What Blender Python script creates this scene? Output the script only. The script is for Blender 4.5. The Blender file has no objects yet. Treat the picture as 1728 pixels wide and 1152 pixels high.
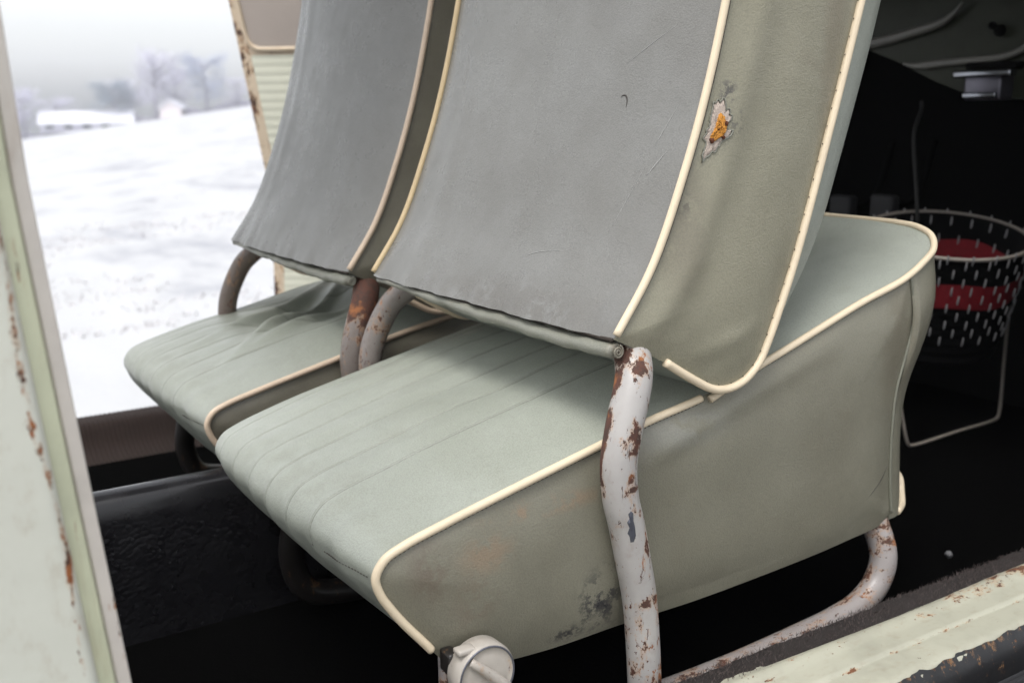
import bpy, bmesh, math, random
import numpy as np
from mathutils import Vector, Matrix, noise as mnoise
from mathutils.bvhtree import BVHTree
random.seed(7); RNG = np.random.default_rng(7)
S = bpy.context.scene
C = S.collection
R = math.radians

# ------------------------------------------------------------------ camera, sky, sun, exposure
cam_data = bpy.data.cameras.new("camera"); cam = bpy.data.objects.new("camera", cam_data); C.objects.link(cam)
rot = Matrix(((0.84452913, 0.12725388, -0.52017016), (-0.535273, 0.17172581, -0.82703873), (-0.01591725, 0.97689134, 0.21314301)))
cam.matrix_world = Matrix.Translation((-0.40889, -0.90067, 0.43358)) @ rot.to_4x4()
cam_data.sensor_width = 36; cam_data.lens = 1810.83 / 1728 * 36
cam_data.clip_start = 0.02; cam_data.clip_end = 2000
cam_data.dof.use_dof = True; cam_data.dof.focus_distance = 1.22; cam_data.dof.aperture_fstop = 5.0
cam_data.dof.aperture_blades = 9
S.camera = cam
S.view_settings.view_transform = 'Standard'; S.view_settings.look = 'None'
S.view_settings.exposure = 1.0; S.view_settings.gamma = 1
S.cycles.use_denoising = True
S.cycles.max_bounces = 8; S.cycles.volume_bounces = 1; S.cycles.sample_clamp_indirect = 6

SUN_EL, SUN_AZ = R(66), R(238)
W = bpy.data.worlds.new("World"); S.world = W; W.use_nodes = True
wn = W.node_tree; bg = wn.nodes["Background"]
sky = wn.nodes.new("ShaderNodeTexSky"); sky.sky_type = 'NISHITA'; sky.sun_disc = False
sky.sun_elevation = SUN_EL; sky.sun_rotation = SUN_AZ; sky.air_density = 1.0; sky.dust_density = 3.05; sky.ozone_density = 1.0
hs = wn.nodes.new("ShaderNodeHueSaturation"); hs.inputs["Saturation"].default_value = 0.16
wn.links.new(sky.outputs[0], hs.inputs["Color"]); wn.links.new(hs.outputs[0], bg.inputs[0])
bg.inputs[1].default_value = 0.15
sun_d = bpy.data.lights.new("sun", 'SUN'); sun_d.energy = 0.85; sun_d.angle = R(24); sun_d.color = (1, .97, .93)
sun = bpy.data.objects.new("sun", sun_d); C.objects.link(sun)
# towards the sun: sky rotation is clockwise from +Y
sv = Vector((math.sin(SUN_AZ) * math.cos(SUN_EL), math.cos(SUN_AZ) * math.cos(SUN_EL), math.sin(SUN_EL)))
sun.rotation_euler = sv.to_track_quat('Z', 'Y').to_euler(); sun.location = sv * 5

# ------------------------------------------------------------------ node helpers
def new_mat(name, col=(.5, .5, .5), rough=.5, spec=.5, metal=0.):
    m = bpy.data.materials.new(name); m.use_nodes = True
    b = m.node_tree.nodes["Principled BSDF"]
    b.inputs["Base Color"].default_value = (*col, 1); b.inputs["Roughness"].default_value = rough
    b.inputs["Specular IOR Level"].default_value = spec; b.inputs["Metallic"].default_value = metal
    return m
class N:
    """small wrapper round one node tree"""
    def __init__(s, m):
        s.t = m.node_tree; s.b = s.t.nodes["Principled BSDF"]
        s.vec = s.t.nodes.new("ShaderNodeTexCoord").outputs["Object"]
    def put(s, sock, v):
        if hasattr(v, "is_output"): s.t.links.new(v, sock)
        elif isinstance(v, (tuple, list)):
            sock.default_value = (*v, 1) if len(sock.default_value) == 4 and len(v) == 3 else v
        else: sock.default_value = v
    def math(s, op, a, b=0., c=None, clamp=False):
        n = s.t.nodes.new("ShaderNodeMath"); n.operation = op; n.use_clamp = clamp
        s.put(n.inputs[0], a); s.put(n.inputs[1], b)
        if c is not None: s.put(n.inputs[2], c)
        return n.outputs[0]
    def vm(s, op, a, b=(0, 0, 0)):
        n = s.t.nodes.new("ShaderNodeVectorMath"); n.operation = op
        s.put(n.inputs[0], a); s.put(n.inputs[1], b)
        return n.outputs["Value"] if op == 'LENGTH' else n.outputs[0]
    def noise(s, scale, detail=3., rough=.55, vec=None, stretch=None, dist=0.):
        v = vec or s.vec
        if stretch: v = s.vm('MULTIPLY', v, stretch)
        n = s.t.nodes.new("ShaderNodeTexNoise"); s.put(n.inputs["Vector"], v)
        n.inputs["Scale"].default_value = scale; n.inputs["Detail"].default_value = detail
        n.inputs["Roughness"].default_value = rough; n.inputs["Distortion"].default_value = dist
        return n.outputs["Fac"]
    def voro(s, scale, feature='F1', vec=None):
        n = s.t.nodes.new("ShaderNodeTexVoronoi"); n.feature = feature; s.put(n.inputs["Vector"], vec or s.vec)
        n.inputs["Scale"].default_value = scale
        return n.outputs["Distance"]
    def mr(s, v, a, b, c=0., d=1., smooth=True):
        n = s.t.nodes.new("ShaderNodeMapRange"); n.interpolation_type = 'SMOOTHSTEP' if smooth else 'LINEAR'
        s.put(n.inputs[0], v)
        for k, x in zip((1, 2, 3, 4), (a, b, c, d)): s.put(n.inputs[k], x)
        return n.outputs[0]
    def mix(s, f, a, b):
        n = s.t.nodes.new("ShaderNodeMix"); n.data_type = 'RGBA'
        s.put(n.inputs[0], f); s.put(n.inputs[6], a); s.put(n.inputs[7], b)
        return n.outputs[2]
    def blob(s, c, r, inner=.2):
        v = s.vm('DIVIDE', s.vm('SUBTRACT', s.vec, c), r)
        return s.mr(s.vm('LENGTH', v), 1., inner)
    def attr(s, name):
        n = s.t.nodes.new("ShaderNodeAttribute"); n.attribute_name = name
        return n.outputs["Fac"]
    def bump(s, h, strength, dist, prev=None):
        n = s.t.nodes.new("ShaderNodeBump"); n.inputs["Strength"].default_value = strength; n.inputs["Distance"].default_value = dist
        s.put(n.inputs["Height"], h)
        if prev: s.put(n.inputs["Normal"], prev)
        return n.outputs[0]
    def out(s, col=None, rough=None, normal=None, metal=None):
        for k, v in (("Base Color", col), ("Roughness", rough), ("Normal", normal), ("Metallic", metal)):
            if v is not None: s.put(s.b.inputs[k], v)

# ------------------------------------------------------------------ mesh helpers
BASE = {}
def thing(name, label, cat, base, group=None):
    o = bpy.data.objects.new(name, None); C.objects.link(o); o.location = base; o.empty_display_size = .1
    o['label'] = label; o['category'] = cat
    if group: o['group'] = group
    BASE[o] = Vector(base)
    return o
def obj(name, vf, mat, parent=None, smooth=True, attrs=None, label=None, kind=None, origin=None, fixn=True):
    """one mesh object from (verts, faces) in world coordinates, stored relative to its thing's base"""
    v, f = vf[0], vf[1]
    p = parent; off = Vector((0, 0, 0))
    while p is not None:
        if p in BASE: off = BASE[p]; break
        p = p.parent
    if parent is None and origin is not None: off = Vector(origin)
    me = bpy.data.meshes.new(name)
    vv = np.asarray(v, dtype=float) - np.array(off)
    me.from_pydata(vv.tolist(), [], [list(map(int, q)) for q in f])
    if attrs:
        for k, a in attrs.items():
            at = me.attributes.new(k, 'FLOAT', 'POINT'); at.data.foreach_set('value', np.asarray(a, dtype=np.float32))
    if fixn:
        bm = bmesh.new(); bm.from_mesh(me); bmesh.ops.recalc_face_normals(bm, faces=bm.faces); bm.to_mesh(me); bm.free()
    if smooth: me.polygons.foreach_set('use_smooth', [True] * len(me.polygons))
    me.materials.append(mat)
    o = bpy.data.objects.new(name, me); C.objects.link(o)
    if parent is not None: o.parent = parent
    elif origin is not None: o.location = off
    if label: o['label'] = label
    if kind: o['kind'] = kind
    return o
def cr(pts, n, closed=False):
    """Catmull-Rom curve through pts resampled to n points of even arc length"""
    P = np.asarray(pts, float)
    if closed: P = np.vstack([P[-1], P, P[0], P[1]])
    else: P = np.vstack([2 * P[0] - P[1], P, 2 * P[-1] - P[-2]])
    out = []
    for i in range(1, len(P) - 2):
        p0, p1, p2, p3 = P[i - 1], P[i], P[i + 1], P[i + 2]
        t0 = 0; t1 = t0 + max(np.linalg.norm(p1 - p0), 1e-6) ** .5; t2 = t1 + max(np.linalg.norm(p2 - p1), 1e-6) ** .5; t3 = t2 + max(np.linalg.norm(p3 - p2), 1e-6) ** .5
        for t in np.linspace(t1, t2, 24, endpoint=False):
            a1 = (t1 - t) / (t1 - t0) * p0 + (t - t0) / (t1 - t0) * p1
            a2 = (t2 - t) / (t2 - t1) * p1 + (t - t1) / (t2 - t1) * p2
            a3 = (t3 - t) / (t3 - t2) * p2 + (t - t2) / (t3 - t2) * p3
            b1 = (t2 - t) / (t2 - t0) * a1 + (t - t0) / (t2 - t0) * a2
            b2 = (t3 - t) / (t3 - t1) * a2 + (t - t1) / (t3 - t1) * a3
            out.append((t2 - t) / (t2 - t1) * b1 + (t - t1) / (t2 - t1) * b2)
    out.append(P[-2]); Q = np.array(out)
    L = np.r_[0, np.cumsum(np.linalg.norm(np.diff(Q, axis=0), axis=1))]
    s = np.linspace(0, L[-1], n)
    return np.stack([np.interp(s, L, Q[:, k]) for k in range(3)], 1)
def tube(pts, r, n=60, seg=12, closed=False, cap=True, flat=1.0, raw=False):
    P = np.asarray(pts, float) if raw else cr(pts, n, closed)
    if closed and not raw: P = P[:-1]
    n = len(P)
    rr = np.interp(np.linspace(0, 1, n), np.linspace(0, 1, len(r)), r) if hasattr(r, '__len__') else np.full(n, r)
    T = np.gradient(P, axis=0)
    if closed: T = np.roll(P, -1, 0) - np.roll(P, 1, 0)
    T /= np.linalg.norm(T, axis=1)[:, None] + 1e-12
    a = np.array([0, 0, 1.]) if abs(T[0][2]) < .9 else np.array([0., 1, 0])
    u = np.cross(T[0], a); u /= np.linalg.norm(u)
    V = []; ang = np.linspace(0, 2 * np.pi, seg, endpoint=False)
    for i in range(n):
        u = u - np.dot(u, T[i]) * T[i]; u /= np.linalg.norm(u); w = np.cross(T[i], u)
        V.append(P[i] + rr[i] * (np.cos(ang)[:, None] * u + flat * np.sin(ang)[:, None] * w))
    V = np.vstack(V); F = []
    for i in range(n if closed else n - 1):
        j = (i + 1) % n
        for k in range(seg):
            l = (k + 1) % seg
            F.append((i * seg + k, i * seg + l, j * seg + l, j * seg + k))
    if cap and not closed:
        F.append(tuple(range(seg))[::-1]); F.append(tuple((n - 1) * seg + k for k in range(seg)))
    return V, F
def join(*parts):
    V, F, o = [], [], 0
    for v, f in parts:
        V.append(np.asarray(v, float)); F += [tuple(i + o for i in q) for q in f]; o += len(v)
    return np.vstack(V), F
def grid(P):
    """faces of an (a, b, 3) lattice"""
    a, b = P.shape[:2]
    F = [(i * b + j, i * b + j + 1, (i + 1) * b + j + 1, (i + 1) * b + j) for i in range(a - 1) for j in range(b - 1)]
    return P.reshape(-1, 3), F
def fan(loop, bulge, rings=26, p=2.2, centre=None, disp=None, reach=None):
    """pillow-like panel over a closed loop; bulge is the outward vector at the middle"""
    L = np.asarray(loop, float); n = len(L); c = L.mean(0) if centre is None else np.array(centre, float)
    V = []; F = []; bulge = np.array(bulge, float); ci = rings * n
    for k in range(1, rings + 1):
        t = (k / rings) ** .8
        V.append(c + (L - c) * t)
    V = np.vstack([np.vstack(V), c[None]])
    d = np.concatenate([np.sqrt(((q[:, None] - L[None]) ** 2).sum(-1).min(1)) for q in np.array_split(V, 40)])
    q = np.clip(d / (reach if reach else d.max() * .8), 0, 1)
    V = V + bulge * (1 - (1 - q) ** p)[:, None]
    if disp is not None: V = V + disp(V)
    for k in range(rings - 1):
        for i in range(n):
            j = (i + 1) % n
            F.append((k * n + i, k * n + j, (k + 1) * n + j, (k + 1) * n + i))
    F += [(ci, i, (i + 1) % n) for i in range(n)][::-1]
    return V, F
def box(x0, x1, y0, y1, z0, z1):
    V = [(x, y, z) for x in (x0, x1) for y in (y0, y1) for z in (z0, z1)]
    return np.array(V, float), [(0, 1, 3, 2), (4, 6, 7, 5), (0, 4, 5, 1), (2, 3, 7, 6), (0, 2, 6, 4), (1, 5, 7, 3)]
def rbox(x0, x1, y0, y1, z0, z1, r=.005, seg=2):
    bm = bmesh.new(); v, f = box(x0, x1, y0, y1, z0, z1)
    vs = [bm.verts.new(p) for p in v]; [bm.faces.new([vs[i] for i in q]) for q in f]
    bmesh.ops.bevel(bm, geom=list(bm.edges), offset=r, segments=seg, affect='EDGES', profile=.5)
    bm.verts.index_update()
    out = (np.array([p.co[:] for p in bm.verts]), [tuple(q.index for q in g.verts) for g in bm.faces]); bm.free()
    return out
def lathe(c, axis, prof, seg=32):
    """prof: (radius, height along axis)"""
    ax = Vector(axis).normalized(); u = ax.orthogonal().normalized(); w = ax.cross(u); V = []; F = []
    for r, h in prof:
        for k in range(seg):
            a = 2 * math.pi * k / seg
            V.append(tuple(Vector(c) + ax * h + (u * math.cos(a) + w * math.sin(a)) * r))
    for i in range(len(prof) - 1):
        for k in range(seg):
            l = (k + 1) % seg; F.append((i * seg + k, i * seg + l, (i + 1) * seg + l, (i + 1) * seg + k))
    F.append(tuple(range(seg))[::-1]); F.append(tuple((len(prof) - 1) * seg + k for k in range(seg)))
    return np.array(V), F
def bvh(vf):
    return BVHTree.FromPolygons([Vector(p) for p in vf[0]], vf[1])
def snap(tree, p, d, lift=.0006):
    d = Vector(d).normalized(); h = tree.ray_cast(Vector(p) - d * .3, d)
    return np.array((h[0] if h[0] is not None else Vector(p)) - d * lift)
def decal(tree, loop, d, lift=.0008, thick=.0012, rings=5, rag=0.):
    """thin patch with thickness laid on a surface along direction d"""
    L = np.asarray(loop, float); c = L.mean(0); V = []; n = len(L)
    for k in range(1, rings + 1):
        for q in c + (L - c) * k / rings:
            q = q + RNG.normal(0, rag, 3)
            V.append(snap(tree, q, d, lift if k < rings else -.001))
    for m in range(n * (rings - 1)): V[m] = V[m] - np.array(Vector(d).normalized()) * thick * RNG.uniform(.4, 1.)
    V.append(snap(tree, c, d, lift + thick)); F = []
    for k in range(rings - 1):
        for i in range(n): F.append((k * n + i, k * n + (i + 1) % n, (k + 1) * n + (i + 1) % n, (k + 1) * n + i))
    F += [(len(V) - 1, i, (i + 1) % n) for i in range(n)]
    return np.array(V), F
def fnoise(P, scale, seed=0):
    return np.array([mnoise.noise(Vector((p[0] * scale + seed, p[1] * scale - seed * .7, p[2] * scale + seed * 1.3))) for p in P])

# ------------------------------------------------------------------ materials
def vinyl(name, col, col2, rough=.42, dirt=(.16, .13, .09), dirt_amt=.35, blobs=(), grain=560, crease=False):
    """embossed seat vinyl with handling marks; blobs: (centre, radii, colour, strength, noise scale, threshold)"""
    m = new_mat(name, col, rough, .5); n = N(m)
    big = n.noise(5.5, 4, .6); mid = n.noise(26, 4, .6)
    c = n.mix(n.mr(big, .35, .68), col, col2)
    c = n.mix(n.math('MULTIPLY', n.mr(n.noise(9, 5, .7, dist=.6), .55, .78), dirt_amt), c, dirt)
    speck = n.mr(n.noise(150, 2, .6), .70, .78)
    c = n.mix(n.math('MULTIPLY', speck, .22), c, (.07, .06, .05))
    for ctr, rad, bc, st, sc, th in blobs:
        k = n.math('MULTIPLY', n.blob(ctr, rad), st)
        if sc: k = n.math('MULTIPLY', k, n.mr(n.noise(sc, 5, .75), th, th + .10))
        c = n.mix(k, c, bc)
    if crease:
        c = n.mix(n.math('MULTIPLY', n.attr('pleat_dark'), .75), c, (.07, .07, .055))  # pleat lines drawn darker than the cover
    g = n.voro(grain); g2 = n.noise(grain * .55, 2, .5)
    c = n.mix(n.math('MULTIPLY', n.mr(g, .25, .75), .16), c, (.05, .05, .045))
    c = n.mix(n.math('MULTIPLY', n.mr(n.noise(330, 2, .7), .40, .72), .05), c, tuple(min(1, q * 1.5) for q in col))
    c = n.mix(n.math('MULTIPLY', n.mr(n.noise(2.6, 5, .7, dist=1.2), .50, .70), .30), c, tuple(q * .62 for q in col))
    h = n.math('ADD', n.math('MULTIPLY', g, -.6), n.math('MULTIPLY', g2, .6))
    nb = n.bump(h, .40, .0010)
    nb = n.bump(mid, .06, .012, nb)
    nb = n.bump(n.noise(7, 3, .6, stretch=(1, 1, .5)), .16, .03, nb)
    r = n.mr(n.noise(14, 4, .65), .3, .75, rough - .10, rough + .08)
    n.out(c, r, nb)
    return m
def painted(name, col, rust=.5, rough=.38, edge=None, scale=30, rustcol=(.085, .032, .020), spots=(), mott=.12, stretch=(1, 1, .55), speck=1.):
    """old paint over steel with rust breaking through"""
    m = new_mat(name, col, rough); n = N(m)
    d = n.mix(n.mr(n.noise(11, 4, .65), .42, .75), col, tuple(x * (1 - mott) for x in col))
    d = n.mix(n.math('MULTIPLY', n.mr(n.noise(60, 4, .7, stretch=stretch), .50, .72), .30), d, tuple(a * b for a, b in zip(col, (.62, .50, .42))))
    base = n.noise(scale, 6, .72, stretch=stretch)
    thr = rust
    add = None
    for ctr, rad, st in spots:
        k = n.math('MULTIPLY', n.blob(ctr, rad, 0.), st)
        add = k if add is None else n.math('ADD', add, k)
    if edge is not None:
        a = n.attr(edge); add = a if add is None else n.math('ADD', add, a)
    if add is not None: base = n.math('ADD', base, add)
    k = n.mr(base, thr, thr + .025)
    if speck:
        near = n.mr(base, thr - .20, thr - .03)
        sp = n.mr(n.math('ADD', n.noise(170, 4, .7, stretch=stretch), n.math('MULTIPLY', near, .14 * speck)), .715, .75)
        st = n.mr(n.math('ADD', n.noise(120, 4, .75, stretch=(1.6, 1.6, .12)), n.math('MULTIPLY', near, .11 * speck)), .71, .74)
        k = n.math('MAXIMUM', k, n.math('MAXIMUM', sp, n.math('MULTIPLY', st, .8)))
    halo = n.math('MULTIPLY', n.mr(base, thr - .07, thr + .02), .45)
    d = n.mix(halo, d, (.42, .22, .09))
    rc = n.mix(n.mr(n.noise(90, 3, .7), .40, .62), rustcol, (.055, .028, .020))
    rc = n.mix(n.mr(n.noise(33, 3, .6), .55, .68), rc, (.26, .095, .03))
    d = n.mix(k, d, rc)
    fine = n.noise(260, 3, .6)
    hh = n.math('ADD', n.math('MULTIPLY', k, -.7), n.math('MULTIPLY', n.math('MULTIPLY', fine, k), .6))
    nb = n.bump(hh, .6, .0012); nb = n.bump(n.noise(40, 3), .12, .004, nb)
    n.out(d, n.mr(k, 0, 1, rough, .8), nb)
    return m
def plain(name, col, rough=.6, var=.25, scale=30, bump=.2, bdist=.002, spec=.5, metal=0.):
    m = new_mat(name, col, rough, spec, metal); n = N(m)
    c = n.mix(n.noise(scale, 4, .65), tuple(x * (1 - var) for x in col), tuple(min(1, x * (1 + var)) for x in col))
    n.out(c, None, n.bump(n.noise(scale * 4, 3), bump, bdist))
    return m

M = {}
M['piping'] = plain('cream_piping_vinyl', (.66, .555, .40), .42, .16, 22, .05)
nn = N(M['piping']); 
M['piping2'] = plain('yellowed_piping_vinyl', (.52, .40, .23), .45, .15, 40, .05)
M['thread'] = plain('dark_stitch_thread', (.03, .022, .016), .8)
M['seam'] = plain('seam_welt_vinyl', (.16, .16, .125), .5, .2, 60)
M['dark_under'] = plain('underside_hessian', (.035, .03, .025), .9, .3, 80)
M['tear_cloth'] = plain('torn_backing_cloth', (.50, .42, .36), .95, .25, 300, .8, .002)
M['foam'] = plain('aged_orange_foam', (.62, .27, .045), .95, .35, 160, .9, .003)
M['foam_dark'] = plain('charred_foam_edge', (.10, .03, .012), .95, .35, 160, .9, .003)
M['scratch'] = plain('pale_scratch', (.29, .29, .28), .6)
M['cut'] = plain('dark_cut', (.04, .035, .03), .9)
M['bare_metal'] = plain('bare_grey_metal', (.11, .115, .14), .35, .3, 120, .3, .001, .6, .5)

# ------------------------------------------------------------------ SEAT
CUSH_NEAR = [(.078, .0, -.136), (.062, 0, -.119), (.043, 0, -.095), (.023, 0, -.07), (.009, 0, -.05), (-.002, 0, -.031), (-.006, 0, -.013), (.004, 0, .003),
             (.026, 0, .013), (.074, 0, .026), (.144, 0, .043), (.259, 0, .070), (.333, 0, .087), (.422, 0, .104), (.526, 0, .134), (.60, 0, .158),
             (.68, 0, .184), (.76, .0, .206), (.81, .008, .224), (.845, .02, .238), (.865, .04, .252), (.873, .07, .261), (.875, .11, .264)]
SEAM = [(.777, 0, .207), (.788, 0, .150), (.775, 0, .10), (.761, 0, .055), (.757, 0, 0.), (.759, 0, -.061), (.766, 0, -.118)]
BOTTOM = [(.753, 0, -.130), (.68, 0, -.139), (.603, 0, -.145), (.42, 0, -.152), (.302, 0, -.151), (.20, 0, -.152), (.12, 0, -.146), (.078, 0, -.136)]
BACK_REAR = [(.272, -.02, .192), (.3225, -.02, .265), (.363, -.02, .357), (.393, -.02, .443), (.419, -.02, .541), (.438, -.02, .63), (.452, -.02, .72), (.462, -.02, .80), (.475, -.02, .835)]
BACK_TOP = [(.50, -.02, .865), (.56, -.02, .880), (.63, -.02, .870)]
BACK_FRONT = [(.668, -.02, .835), (.672, -.02, .78), (.664, -.02, .70), (.648, -.02, .62), (.628, -.02, .548), (.588, -.02, .414), (.538, -.02, .259), (.512, -.02, .195),
              (.495, -.02, .158), (.482, -.02, .137), (.4605, -.02, .120), (.436, -.02, .114), (.4125, -.02, .117), (.378, -.02, .135), (.341, -.02, .158)]
WID = .5
BW = .497
BSHIFT = np.array((-.044, BW, .012))
def mirror(P):
    Q = np.array(P, float); Q[:, 1] = WID - Q[:, 1]; return Q

def make_seat(off, label, group, mats, far=False, back=(0, 0, 0)):
    off = np.array(off, float)
    base = (off[0] + .3, off[1] + .25, -.29)
    t = thing('vehicle_seat', label, 'seat', base, group)
    BSHIFT = np.array((-.044, BW, .012)) if not far else np.array((-.032, .455, .010))
    def O(name, vf, mat, parent=t, **k):
        return obj(name, (np.asarray(vf[0]) + off + (np.array(back) if name[:4] in ('back', 'hem_', 'gap_') or k.pop('b', 0) else 0), vf[1]), mat, parent, **k)
    # ---- cushion top with pleats
    nu, nv = 220, (260 if not far else 160)
    A = cr(CUSH_NEAR, nu); B = mirror(A)
    v = np.linspace(0, 1, nv)
    fine_v = [(.140 + .064 * k + q) / WID for k in range(6) for q in np.linspace(-.006, .007, 27)]
    v = np.unique(np.round(np.r_[v, fine_v], 5)); v = v[(v >= 0) & (v <= 1)]; nv = len(v)
    P = A[:, None, :] * (1 - v)[None, :, None] + B[:, None, :] * v[None, :, None]
    s = np.linspace(0, 1, nu)
    T = np.gradient(A, axis=0); nrm = np.stack([-T[:, 2], 0 * T[:, 0], T[:, 0]], 1); nrm /= np.linalg.norm(nrm, axis=1)[:, None]
    crown = np.interp(s, [0, .06, .16, .25, .5, .75, .92, 1], [.004, .008, .014, .020, .022, .020, .008, .004])
    prof = np.where(v < .5, 1 - np.abs(2 * v - 1) ** 2.6, np.sqrt(np.maximum(0, 1 - np.abs(2 * v - 1) ** 3.2)))
    D = crown[:, None] * prof[None, :]
    # pleats run front to back over the rear two thirds
    yl = v * WID
    pleat_on = np.interp(s, [.115, .125, .72, .80], [0, 1, 1, 0])
    for k in range(6):
        y0 = .140 + .064 * k
        for dy, dp in ((-.0013, .0013), (.0026, .0008)):
            D -= (pleat_on[:, None] * dp * np.exp(-((yl - y0 - dy) / .0012) ** 2)[None, :])
        D += pleat_on[:, None] * .0016 * np.exp(-((yl - y0 - .032) / .018) ** 2)[None, :]
    # puckering where the pleats wrap round the rear edge
    puck = np.exp(-((s - .135) / .05) ** 2)
    CR = np.zeros_like(D)
    for k in range(6):
        for dy, a_ in ((-.0013, 1.), (.0026, .4)): CR += a_ * pleat_on[:, None] * np.exp(-((yl - .140 - .064 * k - dy) / .0010) ** 2)[None, :]
    D += .0020 * puck[:, None] * np.sin(yl / .064 * 2 * np.pi * 1.0 + 1.2)[None, :] * prof[None, :]
    D -= .0016 * np.exp(-((s - .125) / .004) ** 2)[:, None] * ((yl > .0) & (yl < .15))[None, :]
    P = P + nrm[:, None, :] * D[:, :, None]
    wob = fnoise(P.reshape(-1, 3)[:, :], 9, 3 if far else 1).reshape(nu, nv) * .0035 * prof[None, :] ** .5
    P += nrm[:, None, :] * wob[:, :, None]
    if far:   # worn out: the middle has sunk into folds
        X = P[:, :, 0]; Y = P[:, :, 1]
        sink = np.exp(-((X - .31) / .12) ** 2) * np.exp(-((Y - .34) / .13) ** 2)
        ridge = np.exp(-((Y - .31 - (X - .26) * .9) / .017) ** 2) + .8 * np.exp(-((Y - .40 - (X - .26) * .55) / .016) ** 2) + .6 * np.exp(-((Y - .23 - (X - .26) * .5) / .02) ** 2)
        P[:, :, 2] += (-.060 * sink + .030 * ridge * np.exp(-((X - .26) / .11) ** 2)) * prof[None, :] ** .5
    top_vf = grid(P); O('seat_cover', top_vf, mats['top'], attrs={'pleat_dark': CR.ravel()})
    # ---- side panels, front boxing, underside
    def side(mir):
        topc = [p for p in CUSH_NEAR if p[0] <= .77 and p[1] == 0]
        loop = np.vstack([cr(topc + [SEAM[0]], 150)[:-1], cr(SEAM, 50)[:-1], cr([SEAM[-1]] + BOTTOM, 110)[:-1]])
        b = np.array((0, -.014, 0))
        if mir: loop = mirror(loop); b = -b
        def disp(V):
            k = fnoise(V, 7, 5) * .004 + fnoise(V, 16, 9) * .0012
            # long soft creases running down from the back
            k += .004 * np.exp(-((V[:, 2] - (.05 + .30 * (V[:, 0] - .33))) / .016) ** 2) * np.interp(V[:, 0], [.30, .36, .55, .68], [0, 1, .8, 0])
            edge = np.minimum(1, np.abs(V[:, 1] - (0 if not mir else WID)) / .006)
            return np.stack([0 * k, (-k if not mir else k) * edge, 0 * k], 1)
        return fan(loop, b, 60, 2.6, centre=(.38, loop[0][1], -.04), disp=disp, reach=.10)
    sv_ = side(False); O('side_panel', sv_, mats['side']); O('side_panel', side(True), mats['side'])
    cf = cr([(.777, 0, .207), (.81, .008, .224), (.845, .02, .238), (.865, .04, .252), (.873, .07, .261), (.875, .11, .264), (.876, .18, .266), (.876, .25, .267)], 40)
    cf = np.vstack([cf, mirror(cf)[::-1][1:]])
    cb = cr([(.764, 0, -.128), (.79, .006, -.13), (.812, .022, -.13), (.82, .05, -.13), (.822, .11, -.13), (.823, .18, -.13), (.823, .25, -.13)], 40)
    cb = np.vstack([cb, mirror(cb)[::-1][1:]])
    w = np.linspace(0, 1, 40)
    Sx = np.interp(w, [0, .10, .2, .35, .5, .65, .85, 1], [0, .010, .014, .006, -.008, -.010, -.004, 0])
    Sx = np.convolve(np.pad(Sx, 3, mode='edge'), np.ones(7) / 7, 'valid')
    G = cf[:, None] * (1 - w)[None, :, None] + cb[:, None] * w[None, :, None]
    tn = np.gradient(cf, axis=0); out = np.stack([tn[:, 1], -tn[:, 0], 0 * tn[:, 0]], 1); out /= np.linalg.norm(out, axis=1)[:, None]
    out[0] = (.6, -.3, 0); out[-1] = (.6, .3, 0)
    G = G + out[:, None, :] * (Sx * 1.15)[None, :, None]
    O('front_panel', grid(G), mats['side'])
    bl = np.vstack([cr(BOTTOM, 40), mirror(cr(BOTTOM, 40))[::-1]])
    bl[:, 2] += .004
    O('underside', fan(bl, (0, 0, .01), 6), M['dark_under'])
    # rear underside lip closes the gap between the cover and the underside
    # ---- piping on the cushion
    near = cr(CUSH_NEAR, 420)
    pr = .0046
    def pipe_path(Q, dy): Z = np.array(Q); Z[:, 1] += dy; return Z
    nearp = near.copy()
    if not far:
        i0 = np.argmin(np.abs(near[:, 0] - .4155) + (near[:, 2] < .05)); i1 = np.argmin(np.abs(near[:, 0] - .4225) + (near[:, 2] < .05))
        a = nearp[14:i0].copy(); b = nearp[i1:].copy()
        a[:, 1] -= .003; b[:, 1] -= .003
        k = np.linspace(1, 0, 40)[:, None] ** 2
        b[:40] += k * np.array([(0, -.0035, -.005)])
        front = mirror(nearp[::-1]); front[:, 1] += .003
        b = np.vstack([b, [p for p in front if p[0] > .87][1:]])
        O('piping', tube(a, pr, seg=12, raw=True), mats['pipe']); O('piping', tube(b, pr, seg=12, raw=True), mats['pipe'])
        # dark stitching along the lower edge of the piping
        st = []
        for i in list(range(60, i0, 2)) + list(range(i1 + 30, 360, 2)):
            p = nearp[i]; d = nearp[i + 1] - nearp[i]; d /= np.linalg.norm(d)
            up = np.array((-d[2], 0, d[0]))
            q = p + np.array((0, -.0030, 0)) - up * .0050
            st.append(tube([q - d * .0011, q + d * .0011 - up * .0006], .0008, 2, 5, raw=True))
        O('stitching', join(*st), M['thread'], kind='stuff')
    else:
        a = nearp[14:].copy(); a[:, 1] -= .003
        O('piping', tube(a, pr, seg=10, raw=True), mats['pipe'])
    # seam welt down the front corner
    sm = cr([(x, y - .0016, z) for x, y, z in SEAM], 60)
    O('seam_welt', tube(sm, .0022, seg=8, raw=True), M['seam'])
    # stitched seam across the rear lip, from the first pleat to the piping
    tr = bvh(top_vf)
    q = [snap(tr, (-.001 - .004 * k_, y, -.030 + .012 * k_), (1, 0, -.25), .0002) for k_, y in ((0, .143), (.25, .11), (.5, .075), (.75, .04), (1., .008))]
    Q = cr(q, 46); ss = [tube([Q[i], Q[i + 1]], .0007, 2, 5, raw=True) for i in range(0, 44, 2)]
    O('stitching', join(*ss), M['thread'], kind='stuff')
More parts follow.
